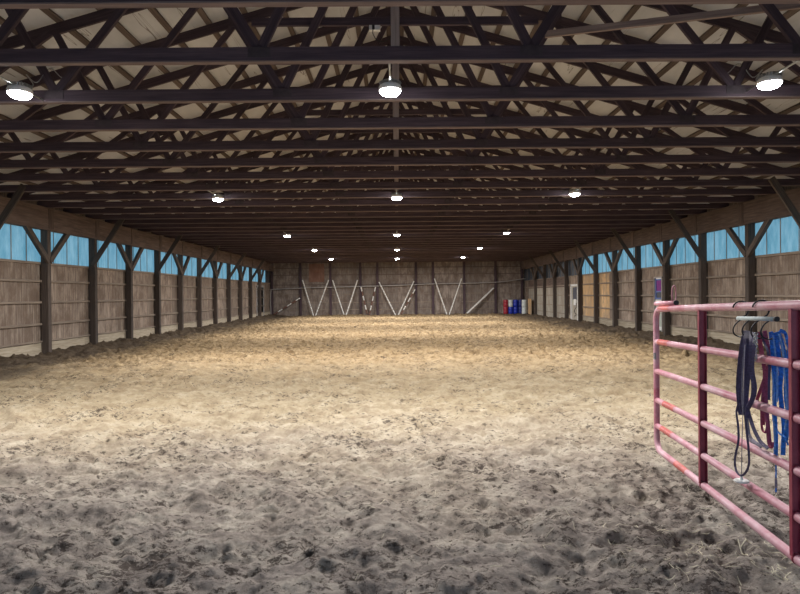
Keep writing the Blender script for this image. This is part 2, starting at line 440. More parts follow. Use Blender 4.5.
# hoof prints: oval pits with a pushed up rim
def stamp(cx, cy, r, depth, asp, ang, rim):
    R = r * 2.1
    i0, i1 = np.searchsorted(gx, (cx - R, cx + R)); j0, j1 = np.searchsorted(gy, (cy - R, cy + R))
    if i1 - i0 < 2 or j1 - j0 < 2: return
    dx = gx[i0:i1][None, :] - cx; dy = gy[j0:j1][:, None] - cy
    u = dx * math.cos(ang) + dy * math.sin(ang); v = -dx * math.sin(ang) + dy * math.cos(ang)
    q = np.sqrt((u / r) ** 2 + (v / (r * asp)) ** 2)
    pit = -depth / (1 + np.exp((q - 0.85) * 9)) * (1 + 0.35 * u / r)
    ridge = rim * depth * np.exp(-((q - 1.25) / 0.28) ** 2) * (1 - 0.6 * u / r)
    H[j0:j1, i0:i1] += pit + ridge
def prints(n, y0, y1, rmin, rmax, d0, d1):
    for _ in range(n):
        stamp(rng.uniform(-W, W), rng.uniform(y0, y1), rng.uniform(rmin, rmax), rng.uniform(d0, d1),
              rng.uniform(0.6, 1.3), rng.uniform(0, 6.28), rng.uniform(0.2, 0.5))
prints(5200, 1.5, 14, 0.03, 0.085, 0.008, 0.024)
prints(500, 1.5, 12, 0.08, 0.16, 0.012, 0.028)
prints(5200, 13, BACK, 0.08, 0.16, 0.03, 0.085)
# dirt thrown up against the side walls
AX = np.abs(gx)
bank = 0.10 * np.clip((AX - 7.6) / 1.5, 0, 1) ** 1.6
H += bank[None, :] * (1 + 1.2 * lattice_noise(gx, gy, 0.9, 21))
H += 0.035 * np.clip((AX - 7.2) / 1.2, 0, 1)[None, :] * 2 * lattice_noise(gx, gy, 0.16, 22)
H += (0.06 * np.clip((gy - 42.0) / 1.2, 0, 1) ** 1.5)[:, None]
XX, YY = np.meshgrid(gx, gy)
verts = np.stack([XX, YY, H], -1).reshape(-1, 3).astype(np.float32)
nx, ny = len(gx), len(gy)
idx = np.arange(nx * ny, dtype=np.int32).reshape(ny, nx)
q = np.stack([idx[:-1, :-1], idx[:-1, 1:], idx[1:, 1:], idx[1:, :-1]], -1).reshape(-1, 4)
me = bpy.data.meshes.new('floor')
me.vertices.add(len(verts)); me.vertices.foreach_set('co', verts.ravel())
me.loops.add(q.size); me.loops.foreach_set('vertex_index', q.ravel())
me.polygons.add(len(q)); me.polygons.foreach_set('loop_start', np.arange(0, q.size, 4, dtype=np.int32))
me.polygons.foreach_set('use_smooth', np.ones(len(q), dtype=bool))
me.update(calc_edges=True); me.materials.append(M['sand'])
floor = bpy.data.objects.new('floor', me); col.objects.link(floor); tag(floor, kind='structure')
def ground(x, y):
    i = min(max(int(np.searchsorted(gx, x)), 1), nx - 1); j = min(max(int(np.searchsorted(gy, y)), 1), ny - 1)
    return float(H[j, i])

# ---------------------------------------------------------------- roof
def roof_z(x): return CH + SLOPE * (W - abs(x))          # underside of the rafters
R_D = 0.15                                               # rafter depth
mb = MB()
zt = R_D + 0.045 + 0.004
for s_ in (-1, 1):
    X0, X1 = 0.0, s_ * (W + 0.35)
    z0, z1 = roof_z(0) + zt, CH - SLOPE * 0.35 + zt
    a = [(X0, FRONT, z0), (X1, FRONT, z1), (X1, BACK + .2, z1), (X0, BACK + .2, z0)]
    t = [(x, y, z + 0.03) for x, y, z in a]
    uvs = [(p[1], p[0]) for p in a]
    mb.quad(a, uvs); mb.quad(t[::-1], uvs)
    for k in range(4):
        j = (k + 1) % 4; mb.quad([a[k], t[k], t[j], a[j]], [(0, 0), (0, .1), (1, .1), (1, 0)])
ceiling = mb.build('ceiling', M['roof']); tag(ceiling, kind='structure')
for s_ in (-1, 1):
    for k in range(17):
        x = 0.12 + 0.56 * k
        if x > W: break
        z = roof_z(x) + R_D + 0.022
        mb = MB().beam((s_ * x, FRONT, z), (s_ * x, BACK, z), 0.09, 0.04, (s_ * SLOPE, 0, 1))
        p = mb.build('purlin', M['purlin'], ceiling)

# trusses: one is built, the rest are copies
def make_truss():
    root = empty('roof_truss', (0, TRUSS_Y[0], CH))
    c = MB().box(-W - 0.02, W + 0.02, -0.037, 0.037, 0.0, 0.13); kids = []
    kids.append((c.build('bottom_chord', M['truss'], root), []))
    c = MB().box(-W - 0.02, W + 0.02, -0.040, 0.040, -0.014, -0.0005); kids.append((c.build('bounce_light_strip', M['edge'], root), []))  # thin added strip that carries the painted bounce light
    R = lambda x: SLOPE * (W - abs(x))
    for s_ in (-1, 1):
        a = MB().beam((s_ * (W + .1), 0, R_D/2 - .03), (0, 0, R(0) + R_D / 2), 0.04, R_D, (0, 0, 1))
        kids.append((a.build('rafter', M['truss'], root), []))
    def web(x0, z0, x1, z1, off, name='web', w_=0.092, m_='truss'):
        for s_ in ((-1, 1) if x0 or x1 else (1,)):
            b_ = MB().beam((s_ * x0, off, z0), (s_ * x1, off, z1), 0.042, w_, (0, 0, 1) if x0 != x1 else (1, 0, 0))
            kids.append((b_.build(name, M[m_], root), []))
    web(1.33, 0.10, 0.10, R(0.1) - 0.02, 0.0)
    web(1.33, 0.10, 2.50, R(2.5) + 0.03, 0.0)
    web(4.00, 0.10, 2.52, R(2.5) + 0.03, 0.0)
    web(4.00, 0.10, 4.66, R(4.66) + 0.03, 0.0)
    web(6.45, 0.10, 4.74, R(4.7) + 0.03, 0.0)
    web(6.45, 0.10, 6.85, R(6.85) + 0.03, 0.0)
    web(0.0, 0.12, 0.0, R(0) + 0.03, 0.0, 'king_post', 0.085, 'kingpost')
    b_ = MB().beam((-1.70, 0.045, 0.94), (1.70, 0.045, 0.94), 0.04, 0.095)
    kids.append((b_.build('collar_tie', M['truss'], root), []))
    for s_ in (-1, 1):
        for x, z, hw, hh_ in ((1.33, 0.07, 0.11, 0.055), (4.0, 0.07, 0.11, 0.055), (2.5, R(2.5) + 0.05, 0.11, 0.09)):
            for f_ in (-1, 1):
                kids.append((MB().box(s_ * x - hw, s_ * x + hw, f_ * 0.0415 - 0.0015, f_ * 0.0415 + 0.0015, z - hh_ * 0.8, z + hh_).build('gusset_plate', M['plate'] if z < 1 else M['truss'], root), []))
    return root, kids
truss, tkids = make_truss()
lampwords = {2: 'just beyond the nearest ceiling lamp row', 1: 'just before the nearest ceiling lamp row'}
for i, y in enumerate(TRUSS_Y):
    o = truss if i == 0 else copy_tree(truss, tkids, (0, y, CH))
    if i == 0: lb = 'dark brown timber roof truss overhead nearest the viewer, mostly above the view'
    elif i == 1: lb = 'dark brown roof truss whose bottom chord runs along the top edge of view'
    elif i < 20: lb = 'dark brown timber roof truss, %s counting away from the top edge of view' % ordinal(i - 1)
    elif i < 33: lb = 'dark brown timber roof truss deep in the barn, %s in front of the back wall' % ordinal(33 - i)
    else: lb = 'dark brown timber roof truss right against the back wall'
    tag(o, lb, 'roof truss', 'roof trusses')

# sloping sway brace between the second and third trusses on the right
mb = MB().beam((1.75, 7.01, EYE + 3.02), (4.75, 5.97, EYE + 2.93), 0.04, 0.075)
tag(mb.build('sway_brace', M['king']), 'slender pale-edged sloping board bracing two near trusses above right lamp', 'brace')

# ---------------------------------------------------------------- side walls
def side_wall(s_, name):
    mb = MB()
    x0, x1 = sorted((s_ * W, s_ * (W + 0.03)))
    holes = []
    if s_ > 0: holes = [(20.62, 21.22, EYE + 0.52), (30.3, 31.45, EYE + .40)]
    y = FRONT
    for a, b_, top in holes:
        mb.slab(x0, x1, y, a, -0.3, SILL); mb.slab(x0, x1, a, b_, top, SILL); y = b_
    mb.slab(x0, x1, y, BACK, -0.3, SILL)
    mb.slab(x0, x1, FRONT, BACK, HEAD + 0.02, CH + R_D + 0.06)
    mb.slab(x0, x1, FRONT, 8.37, SILL, HEAD + .02)
    wl = mb.build(name, M['siding']); tag(wl, kind='structure')
    xi = s_ * (W - 0.03)
    for h in (-1.12, -0.68, -0.12, 0.42):
        segs = [(8.0, BACK)]
        for a, b_, top in holes:
            if EYE + h < top + 0.05:
                ns = []
                for p, q_ in segs:
                    if p < a < q_: ns += [(p, a - 0.05), (b_ + 0.05, q_)]
                    else: ns.append((p, q_))
                segs = ns
        for p, q_ in segs:
            MB().beam((xi, p, EYE + h), (xi, q_, EYE + h), 0.06, 0.055 if h > -1 else 0.04).build('girt', M['girt'], wl)
    segs = [(8.0, BACK)] if s_ < 0 else [(8.0, 20.55), (21.3, 30.2), (31.5, BACK)]
    for p, q_ in segs:
        k = MB(); yy = p
        while yy < q_ - 0.01:
            e = min(yy + 4.77, q_); k.beam((s_ * (W - .015), yy, 0.11), (s_ * (W - .015), e - 0.01, 0.12), 0.028, 0.46 + random.uniform(-.02, .02)); yy = e
        k.build('kick_board', M['kick'], wl)
    MB().beam((s_ * (W - .01), 8.0, SILL), (s_ * (W - .01), BACK, SILL), 0.06, 0.06).build('sill_board', M['girt'], wl)
    # deep header boards nailed on the inner face of the posts, in lengths
    hd = MB(); yy = 8.3; k = 0
    while yy < BACK - 0.3:
        e = min(yy + 4.77, BACK - 0.02); dz = random.uniform(-.006, .006)
        hd.beam((s_ * (W - 0.245), yy, HEAD + 0.287 + dz), (s_ * (W - 0.245), e - 0.006, HEAD + 0.287 + dz), 0.045, 0.574, (0, 0, 1), 0, 0.003)
        yy = e; k += 1
    h_ = hd.build('trim_1' if s_ < 0 else 'trim_2', M['header']); tag(h_, kind='structure')
    for py in POST_Y:      # short cover blocks where the header crosses each post
        MB().beam((s_ * (W - 0.275), py, HEAD + 0.04), (s_ * (W - 0.275), py, HEAD + 0.54), 0.02, 0.2, (0, 1, 0)).build('joint_block', M['header'], h_)
    return wl
wl = side_wall(-1, 'wall_left'); wr = side_wall(1, 'wall_right')
# windows
def corrugated(s_, y0, y1, z0, z1, x):
    mb = MB(); n = int((y1 - y0) / 0.034); t = []
    for i in range(n + 1):
        y = y0 + (y1 - y0) * i / n; t.append((x + 0.008 * math.sin(i * math.pi / 2), y))
    for i in range(n):
        (xa, ya), (xb, yb) = t[i], t[i + 1]
        mb.quad([(xa, ya, z0), (xb, yb, z0), (xb, yb, z1), (xa, ya, z1)], [(ya, z0), (yb, z0), (yb, z1), (ya, z1)])
    return mb
wn = 0
for s_ in (-1, 1):
    ys = [8.365] + POST_Y
    for i, y0 in enumerate(ys):
        y1 = ys[i + 1] if i + 1 < len(ys) else BACK
        wn += 1
        dark = (s_ > 0 and y0 > 29.5) or (s_ < 0 and y0 > 41)
        f = corrugated(s_, y0, y1, SILL - 0.02, HEAD + 0.08, s_ * (W + 0.02)).build('window_%d' % wn, M['darkpanel'] if dark else M['window'], None, True)
        tag(f, kind='structure')
        nb = max(1, round((y1 - y0) / 0.6)); 
        for k in range(1, nb):
            yy = y0 + (y1 - y0) * k / nb + random.uniform(-.05, .05)
            MB().beam((s_ * (W - 0.0), yy, SILL), (s_ * (W - 0.0), yy, HEAD + .05), 0.012, 0.022, (0, 1, 0)).build('window_bar', M['girt'], f)

# bays with other sheets on the right wall, built proud of the siding
def wall_sheet(s_, y0, y1, z0, z1, m_, name='wall_sheet', off=0.008):
    x0, x1 = sorted((s_ * (W - off), s_ * W)); return MB().slab(x0, x1, y0, y1, z0, z1).build(name, M[m_], wr if s_ > 0 else wl)
wall_sheet(1, POST_Y[6] + .85, POST_Y[6] + 2.2, 0.3, SILL, 'new_ply'); wall_sheet(1, POST_Y[7] + .1, POST_Y[7] + 2.3, 0.3, SILL, 'new_ply')
for k in (9, 10, 11, 12):
    y0, y1 = POST_Y[k] + .12, POST_Y[k + 1] - .12
    wall_sheet(1, y0, y1, 0.05, EYE + 0.33, 'pale_panel', 'door_panel', 0.045)
    wall_sheet(1, y0, y1, EYE + 0.33, SILL, 'header', 'upper_board', 0.05)

# unseen end wall behind the viewer, added to cut sky light; doorway sized for cool fill
mb = MB()
for a, b_ in ((-W, -4.6), (4.6, W)): mb.slab(a, b_, FRONT - .03, FRONT, -0.3, CH + .1)
mb.slab(-4.6, 4.6, FRONT - .03, FRONT, 3.6, CH + .1)
mb.quad([(-W, FRONT, CH), (W, FRONT, CH), (0, FRONT, roof_z(0) + R_D)], [(-W, CH), (W, CH), (0, CH + 2)])
tag(mb.build('wall_front_light_block', M['siding']), kind='structure')

# posts with their braces
def side_post(s_, i, y):
    v = (i % 2 == 0) == (True)      # alternate: kickers on even, V braces on odd
    kick = (i + 1) % 2 == 0
    root = empty('wall_post', (s_ * (W - 0.13), y, 0))
    lx = 0
    MB().beam((0, 0, -0.3), (0, 0, CH), 0.19, 0.15, (0, 1, 0), 0, 0.01).build('post', M['post'], root)
    bx = -s_ * 0.02
    if not kick_of(i):
        for d in (-1, 1):
            MB().beam((-s_ * 0.065, d * 0.02, EYE + 0.92), (-s_ * 0.065, d * 0.98, EYE + 1.80), 0.10, 0.14, (0, 0, 1)).build('brace', M['post'], root)
    else:
        MB().beam((-s_ * 0.03, -0.10, EYE + 0.94), (-s_ * 1.0, -0.10, EYE + 2.42), 0.06, 0.14, (0, 0, 1)).build('knee_brace', M['post'], root)
    side = 'left' if s_ < 0 else 'right'
    kind = 'knee brace' if kick_of(i) else 'V braces'
    if i == 0: lb = 'dark post on %s wall outside the near edge of view' % side
    else: lb = 'dark %s wall post with %s, %s post from the near end' % (side, kind, ordinal(i - 1))
    tag(root, lb, 'post', 'timber posts along the %s wall' % side)
def kick_of(i): return i % 2 == 1
for s_ in (-1, 1):
    for i, y in enumerate(POST_Y[:-1]):
        side_post(s_, i, y - (0.15 if s_ > 0 else 0))

# ---------------------------------------------------------------- back wall
mb = MB()
zr = lambda x: CH + SLOPE * (W - abs(x)) + R_D + 0.03
mb.slab(-W - .03, W + .03, BACK, BACK + 0.03, -0.3, CH + 0.1)
mb.quad([(-W, BACK + .01, CH), (W, BACK + .01, CH), (0, BACK + .01, zr(0))], [(-W, CH), (W, CH), (0, zr(0))])
wb = mb.build('wall_back', M['back_siding']); tag(wb, kind='structure')
for h in (-1.05, -0.55, 0.05, 0.75, 1.45, 1.95):
    MB().beam((-W, BACK - .02, EYE + h), (W, BACK - .02, EYE + h), 0.035, 0.04 if h > 0 else 0.05).build('girt', M['girt'] if h < .6 else M['header'], wb)
MB().slab(-6.35, -5.25, BACK - .05, BACK, EYE + .95, EYE + 2.25).build('wall_sheet', M['rust_ply'], wb)
MB().slab(2.75, 4.6, BACK - .05, BACK, 0.1, EYE + .5).build('wall_sheet', M['back_siding'], wb)
for j, x in enumerate((-9.0, -6.95, -4.80, -2.65, -1.43, 1.34, 2.56, 4.80, 7.05, 8.95)):
    o = MB().beam((0, 0, -0.3), (0, 0, CH + 0.05), 0.16, 0.15, (0, 1, 0), 0, 0.01).build('wall_post', M['truss']); o.location = (x, BACK - 0.12, 0)
    tag(o, 'dark upright post on the back wall, %s from the left' % ordinal(j), 'post', 'timber posts along the back wall')

def P(px, py, y):
    """point of the place seen at picture position (px, py) at depth y"""
    R_ = CAM_M.to_3x3(); d = R_ @ Vector(((px - 400) / F, -(py - 297) / F, -1)); k = y / d.y
    return Vector((d.x * k, y, EYE + d.z * k))
# long pipe rail on the back wall
pts = [P(x, y, BACK - 0.24) for x, y in ((271, 315), (270.5, 300), (271, 290.3), (272, 289.6), (305, 288), (350, 286.8), (395, 285.5), (432, 284), (480, 283), (505, 281.5), (522, 279), (536, 278))]
pts[0].z = -0.05
tag(MB().tube(smooth(pts, 4), 0.035, 10).build('pipe_rail', M['pipe'], None, True), 'long thin grey pipe rail running across the back wall', 'pipe rail')

# poles leaning in V shapes
def pole(x0, y0_, x1, y1_, bands, label, r=0.045):
    a = P(x0, y0_, BACK - 0.62); b_ = P(x1, y1_, BACK - 0.30)
    a.z = ground(a.x, a.y) + 0.03
    d = (a - b_)
    mb = MB(); n = 12
    for i in range(n):
        mi = 0 if not bands or (i // 2) % 2 == 0 else 1
        mb.tube([b_ + d * (i / n), b_ + d * ((i + 1) / n)], r, 10, False, mi)
    o = mb.build('ground_pole', [M['whitepole'], M['brownpole']], None, True)
    return tag(o, label, 'pole', 'poles leaning on the back wall')
pole(313.5, 316, 302.5, 280, 0, 'white pole leaning in first V from left, its left arm')
pole(315.5, 316, 328.5, 280, 0, 'white pole leaning in first V from left, its right arm')
pole(344, 316, 332.5, 280, 0, 'white pole leaning in second V from left, its left arm')
pole(346, 316, 357.5, 280, 0, 'white pole leaning in second V from left, its right arm')
pole(367.2, 316, 361, 287, 1, 'brown and white banded pole, left arm of the small narrow V')
pole(369.2, 316, 375.5, 287, 1, 'brown and white banded pole, right arm of the small narrow V')
pole(396, 315.5, 379, 282, 0, 'white pole forming the left arm of the widest V')
pole(398, 315.5, 414, 281, 0, 'white pole forming the right arm of the widest V')
pole(401, 315, 415, 289.5, 1, 'brown and white banded pole lying below the widest V right arm')
pole(447, 314.5, 434.5, 278.5, 0, 'white pole leaning in rightmost V, its left arm')
pole(449.3, 314.5, 461.5, 278.5, 0, 'white pole leaning in rightmost V, its right arm')
pole(273.5, 315.5, 300, 298, 1, 'brown and white banded pole sloping low near the left back corner')
# plank
a = P(467, 314, BACK - .75); b_ = P(493.5, 288, BACK - .30); a.z = ground(a.x, a.y) + .12
o = MB().beam(b_, a, 0.05, 0.24, (0, 1, 0.2)).build('plank', M['whitepole'])
o.data.materials.clear(); o.data.materials.append(M['whitepole'])
tag(o, 'wide pale plank leaning diagonally against the back wall right of the poles', 'plank')

# drums
def drum(mk, x, y, z, label):
    r, h = 0.166, 0.50
    prof = [(0, 0), (r * .93, 0), (r, .02), (r, .12), (r * 1.04, .14), (r, .16), (r, .33), (r * 1.04, .35), (r, .37), (r, .48), (r * .93, h), (r * .88, h - .012), (0, h - .012)]
    root = MB().lathe(prof, (0, 0, 0), 20).build('plastic_drum', M[mk], None, True); root.location = (x, y, z)
    MB().lathe([(0.03, h - .013), (0.03, h + .008), (0, h + .008)], (r * .5, 0, 0), 10).build('bung_cap', M['black'], root)
    tag(root, label, 'drum', 'plastic drums stacked in the back right corner')
names = {'drumred': 'dark red', 'drumwhite': 'white', 'drumblue': 'bright blue', 'drumdark': 'navy blue'}
cols_ = [('drumred', 'drumred'), ('drumwhite', 'drumblue'), ('drumblue', 'drumblue'), ('drumdark', 'drumdark'), ('drumwhite', 'drumwhite')]
where = ['at the left end', 'beside the red drums', 'in the middle', 'right of the middle', 'at the right end']
for k, (top, bot) in enumerate(cols_):
    yb = BACK - 0.52 - (1.1 if k == 4 else 0); x = P(505.7 + k * 4.95 - (1.3 if k == 4 else 0), 306, yb).x
    gz = 0.05
    drum(bot, x, yb, gz, '%s plastic drum on the floor %s of the drum stack' % (names[bot], where[k]))
    drum(top, x, yb, gz + 0.512, '%s plastic drum in the top row %s of the drum stack' % (names[top], where[k]))
# banded pole and board by the stack
a = P(529.3, 314, 40.9); b_ = P(529.3, 299, 40.9); a.z = 0.02
mb = MB()
for i in range(10): mb.tube([a.lerp(b_, i / 10), a.lerp(b_, (i + 1) / 10)], 0.09, 10, False, i % 2)
tag(mb.build('striped_bollard', [M['blackmetal'], M['pipe']], None, True), 'short dark and grey banded bollard right of the drum stack', 'bollard')
o = MB().slab(-0.03, 0.0, -0.45, 0.45, 0, 1.1).build('loose_board', M['new_ply']); o.location = (W - 0.29, 40.1, 0.04)
tag(o, 'short orange-brown board standing by the right wall near the drums', 'board')

# ---------------------------------------------------------------- doors
def side_door(s_, n, y0, y1, z1, x_in, frame_m, slab_m, fw=0.07):
    x = s_ * (W - 0.0)
    mb = MB().slab(min(x, x + s_ * .04), max(x, x + s_ * .04), y0, y1, 0.0, z1); d = mb.build('door_%d' % n, M[slab_m]); tag(d, kind='structure')
    f = MB(); xx = s_ * (W - 0.03)
    f.beam((xx, y0, 0), (xx, y0, z1), 0.06, fw, (0, 1, 0)); f.beam((xx, y1, 0), (xx, y1, z1), 0.06, fw, (0, 1, 0)); f.beam((xx, y0 - fw/2, z1), (xx, y1 + fw/2, z1), 0.06, fw)
    f.build('door_frame', M[frame_m], d); return d
# pale door with the blue-framed opening and purple cloth
d = side_door(1, 1, 20.62, 21.22, EYE + 0.52, 0, 'pipe', 'palegreen', 0.04)
x = W - 0.012
f = MB(); z0, z1 = EYE - 0.22, EYE + 0.44
for zz in (z0, z1, EYE + .02): f.beam((x, 20.64, zz), (x, 21.18, zz), 0.05, 0.05)
for yy in (20.66, 21.14): f.beam((x, yy, z0), (x, yy, z1), 0.05, 0.05, (0, 1, 0))
f.build('window_frame', M['bluepaint'], d)
MB().slab(x, x + .01, 20.68, 21.12, EYE + .03, z1).build('purple_curtain', M['purple'], d)['label'] = 'purple cloth panel behind blue frame'
MB().slab(x, x + .01, 20.68, 21.12, z0, EYE).build('window_pane', M['darkglass'], d)
MB().slab(x - .02, x + .01, 20.64, 21.18, z0 - .14, z0 - .04).build('white_rail', M['white'], d)
MB().slab(x - .02, x + .01, 20.64, 21.18, 0.18, 0.30).build('threshold_strip', M['white'], d)
MB().slab(x - .02, x + .01, 20.68, 21.12, z1 + .0, z1 + .07).build('white_top_strip', M['white'], d)
# white door further on
d = side_door(1, 2, 30.3, 31.45, EYE + 0.40, 0, 'white', 'pale_panel', 0.10)
x = W - 0.01
MB().slab(x - .01, x + .01, 30.55, 31.2, EYE - .35, EYE + .30).build('window_pane', M['darkglass'], d)
MB().slab(x - .03, x, 30.62, 31.0, EYE - .62, EYE - .32).build('paper_notice', M['white'], d)
h = MB(); h.tube([(x - .05, 30.5, EYE - .75), (x - .05, 30.5, EYE - .5)], 0.015, 8)
h.tube(smooth([(x - .03, 30.55, EYE - .7), (x - .04, 30.85, EYE - .95), (x - .03, 30.6, EYE - 1.1), (x - .03, 30.9, EYE - 1.2)], 5), 0.015, 6)
h.build('door_handle', M['blackmetal'], d)
# grey door by the back left corner
d = side_door(-1, 3, 38.9, 40.9, EYE + 0.62, 0, 'pipe', 'doorgrey', 0.14)
MB().tube([(-W + .06, 39.2, EYE - .55), (-W + .06, 39.2, EYE - .25)], 0.02, 8).build('door_handle', M['blackmetal'], d)

# ---------------------------------------------------------------- lamps
LY = (6.62, 13.9, 22.6, 30.0, 37.5)
LZ = EYE + 2.24
lampdata = bpy.data.lights.new('lamp_light', 'AREA'); lampdata.shape = 'DISK'; lampdata.size = 0.20; lampdata.energy = LAMP_W; lampdata.color = LAMP_COL
def make_lamp():
    root = empty('ceiling_lamp', (0, 0, LZ))
    hb = MB().lathe([(0, .12), (.045, .12), (.05, .10), (.06, .09), (.115, .06), (.127, .04), (.127, .012), (.117, .0), (.112, .012)], (0, 0, 0), 28).build('housing', M['white'], root, True)
    fins = MB()
    for k in range(16):
        a = k * math.pi / 8; fins.beam((0.06 * math.cos(a), 0.06 * math.sin(a), .095), (0.115 * math.cos(a), 0.115 * math.sin(a), .070), 0.006, 0.05)
    fn = fins.build('cooling_fins', M['steel'], hb)
    ln = MB().lathe([(.118, .03), (.118, .0), (.110, -.02), (.09, -.038), (.06, -.048), (.03, -.052), (0, -.053)], (0, 0, 0), 28).build('lens', M['lens'], root, True)
    bar = MB().tube([(0, 5.88 - 6.62, .0 + CH + .012 - LZ), (0, 7.12 - 6.62, CH + .012 - LZ)], 0.012, 8)
    br = bar.build('mounting_rod', M['steel'], root, True)
    hk = MB().tube(smooth([(0, 0, .11), (0.02, 0, .13), (0, 0, CH + .012 - LZ)], 3), 0.006, 6).build('hanging_hook', M['steel'], root, True)
    l = bpy.data.objects.new('lamp_light', lampdata); col.objects.link(l); l.parent = root; l.location = (0, 0, -0.06)
    return root, [(hb, [fn]), (ln, []), (br, []), (hk, []), (l, [])]
lamp, lk = make_lamp(); first = True
rows = ['nearest', 'second nearest', 'middle', 'second farthest', 'farthest']; cn = ['left', 'centre', 'right']
for r_, y in enumerate(LY):
    # stay centred between two trusses so the rod reaches both chords
    for c_, x in enumerate((-4.13, -0.06 if r_ == 0 else 0.0, 4.13)):
        if first: o = lamp; o.location = (x, y, LZ); first = False
        else: o = copy_tree(lamp, lk, (x, y, LZ + (0.05 if c_ == 2 else 0)))
        tag(o, 'lit round LED ceiling lamp in the %s column, %s to the viewer' % (cn[c_], rows[r_]) if r_ != 2 else 'lit round LED ceiling lamp in the %s column, middle of the five rows' % cn[c_], 'ceiling lamp', 'ceiling lamps')

# little white box under a collar tie, with its cord
root = empty('junction_box', (-0.24, 7.07, EYE + 3.13))
MB().box(-.065, .065, -.03, .03, -.028, .03).build('box_body', M['white'], root)
MB().box(-.03, .0, -.045, -.03, -.022, .022).build('socket', M['black'], root)
MB().tube(smooth([(-.015, -.045, -.01), (-.02, -.05, -.08), (.03, -.05, -.16), (.11, -.04, -.17), (.17, -.01, -.12), (.22, .01, -.08)], 6), 0.005, 6).build('cord', M['black'], root, True)
tag(root, 'small white junction box with black cord on the near collar tie', 'junction box')
# loose wires near the two outer near lamps
for s_, nm in ((-1, 'left'), (1, 'right')):
    x = 4.05
    pts = [(s_ * (x - .3), 7.2, CH + .5), (s_ * (x - .15), 7.1, CH + .28), (s_ * (x + .05), 7.15, CH + .42), (s_ * (x + .12), 7.0, CH + .2), (s_ * (x + .3), 7.1, CH + .33), (s_ * (x + .1), 6.9, CH + .13), (s_ * (x + .1), 6.62, LZ + .1)]
    tag(MB().tube(smooth(pts, 6), 0.006, 6).build('lamp_cord', M['steel'], None, True), 'tangled grey lamp cord above the near %s lamp' % nm, 'cord')

# ---------------------------------------------------------------- gate
G0 = Vector((2.21, 5.12, 0)); GD = Vector((1.917 - 2.21, 2.89 - 5.12, 0)).normalized(); GN = Vector((GD.y, -GD.x, 0))   # GN points left, to the viewer
if GN.x > 0: GN = -GN
def G(u, z, d=0.0): return G0 + GD * u + GN * d + Vector((0, 0, z))
def ztop(u): return 1.358 + 0.0325 * u
def zbot(u): return 0.160 + 0.022 * u
GL = 3.66
gate = empty('tube_gate', G(0, 0))
def gbuild(mb, name, m_, sm=True, par=None):
    o = mb.build(name, m_, None, sm); o.parent = par or gate
    o.matrix_parent_inverse = Matrix.Translation(-Vector(gate.location)) if par is None else Matrix.Identity(4)
    return o
RC = 0.10; TR = 0.0245
loop = []
for a in range(0, 91, 15):
    r_ = math.radians(a); loop.append(G(RC - RC * math.sin(r_), ztop(0) - RC + RC * math.cos(r_)))
for a in range(0, 91, 15):
    r_ = math.radians(a); loop.append(G(RC - RC * math.cos(r_), zbot(0) + RC - RC * math.sin(r_)))
for k in range(1, 8): loop.append(G(RC + (GL - 2 * RC) * k / 8, zbot(RC + (GL - 2 * RC) * k / 8)))
for a in range(0, 91, 15):
    r_ = math.radians(a); loop.append(G(GL - RC + RC * math.sin(r_), zbot(GL) + RC - RC * math.cos(r_)))
for a in range(0, 91, 15):
    r_ = math.radians(a); loop.append(G(GL - RC + RC * math.cos(r_), ztop(GL) - RC + RC * math.sin(r_)))
for k in range(7, 0, -1): loop.append(G(RC + (GL - 2 * RC) * k / 8, ztop(RC + (GL - 2 * RC) * k / 8)))
gbuild(MB().tube(loop, TR, 18, True), 'gate_frame', M['gate'])
for fr in (0.234, 0.444, 0.651, 0.833):
    zz = lambda u: ztop(u) + (zbot(u) - ztop(u)) * fr
    gbuild(MB().tube([G(0.01, zz(0)), G(0.4, zz(.4)), G(1.4, zz(1.4)), G(2.4, zz(2.4)), G(GL - .01, zz(GL))], TR - .0015, 18), 'rail', M['gate'])
for u in (1.04, 2.243, 3.3):
    mb = MB(); a, b_ = ztop(u) - .018, zbot(u) + .01
    mb.beam(G(u, a), G(u, b_), 0.046, 0.006, tuple(GD))                       # web of the channel
    for d in (-.0225, .0225): mb.beam(G(u + .012, a, d), G(u + .012, b_, d), 0.005, 0.028, tuple(GD))
    gbuild(mb, 'upright_brace', M['brace'], False)
    for fr in (0.234, 0.444, 0.651, 0.833, 1.0):
        z_ = ztop(u) + (zbot(u) - ztop(u)) * fr
        gbuild(MB().tube([G(u + .014, z_), G(u + .030, z_)], TR + .0025, 14), 'weld_collar', M['brace'])
# bright red touch-up bands at the latch end
for fr, u0, u1 in ((0.0, 0.12, 0.40), (0.234, .10, .36), (0.651, .22, .5), (0.833, .15, .42), (1.0, .5, .75)):
    zz = lambda u: ztop(u) + (zbot(u) - ztop(u)) * fr
    o = gbuild(MB().tube([G(u0, zz(u0)), G(u1, zz(u1))], TR + .0006, 18, False, 0, False), 'painted_band', M['freshred'])
# slide latch lying on the top rail with its ring
zt0 = ztop(0) + TR + .019
lt = gbuild(MB().tube([G(0.0, zt0), G(.52, zt0 + .016)], 0.019, 14), 'latch_bar', M['gate'])
ec = MB().tube([G(.515, zt0 + .016), G(.525, zt0 + .0165)], 0.0196, 14); o = gbuild(ec, 'end_cap', M['black'])
rp = [G(.47 + .016 * math.sin(a), zt0 + .082 + .068 * math.cos(a), 0.020 * math.sin(a)) for a in [k * math.pi / 12 for k in range(24)]]
gbuild(MB().tube(rp, 0.0045, 8, True), 'latch_ring', M['gate'])
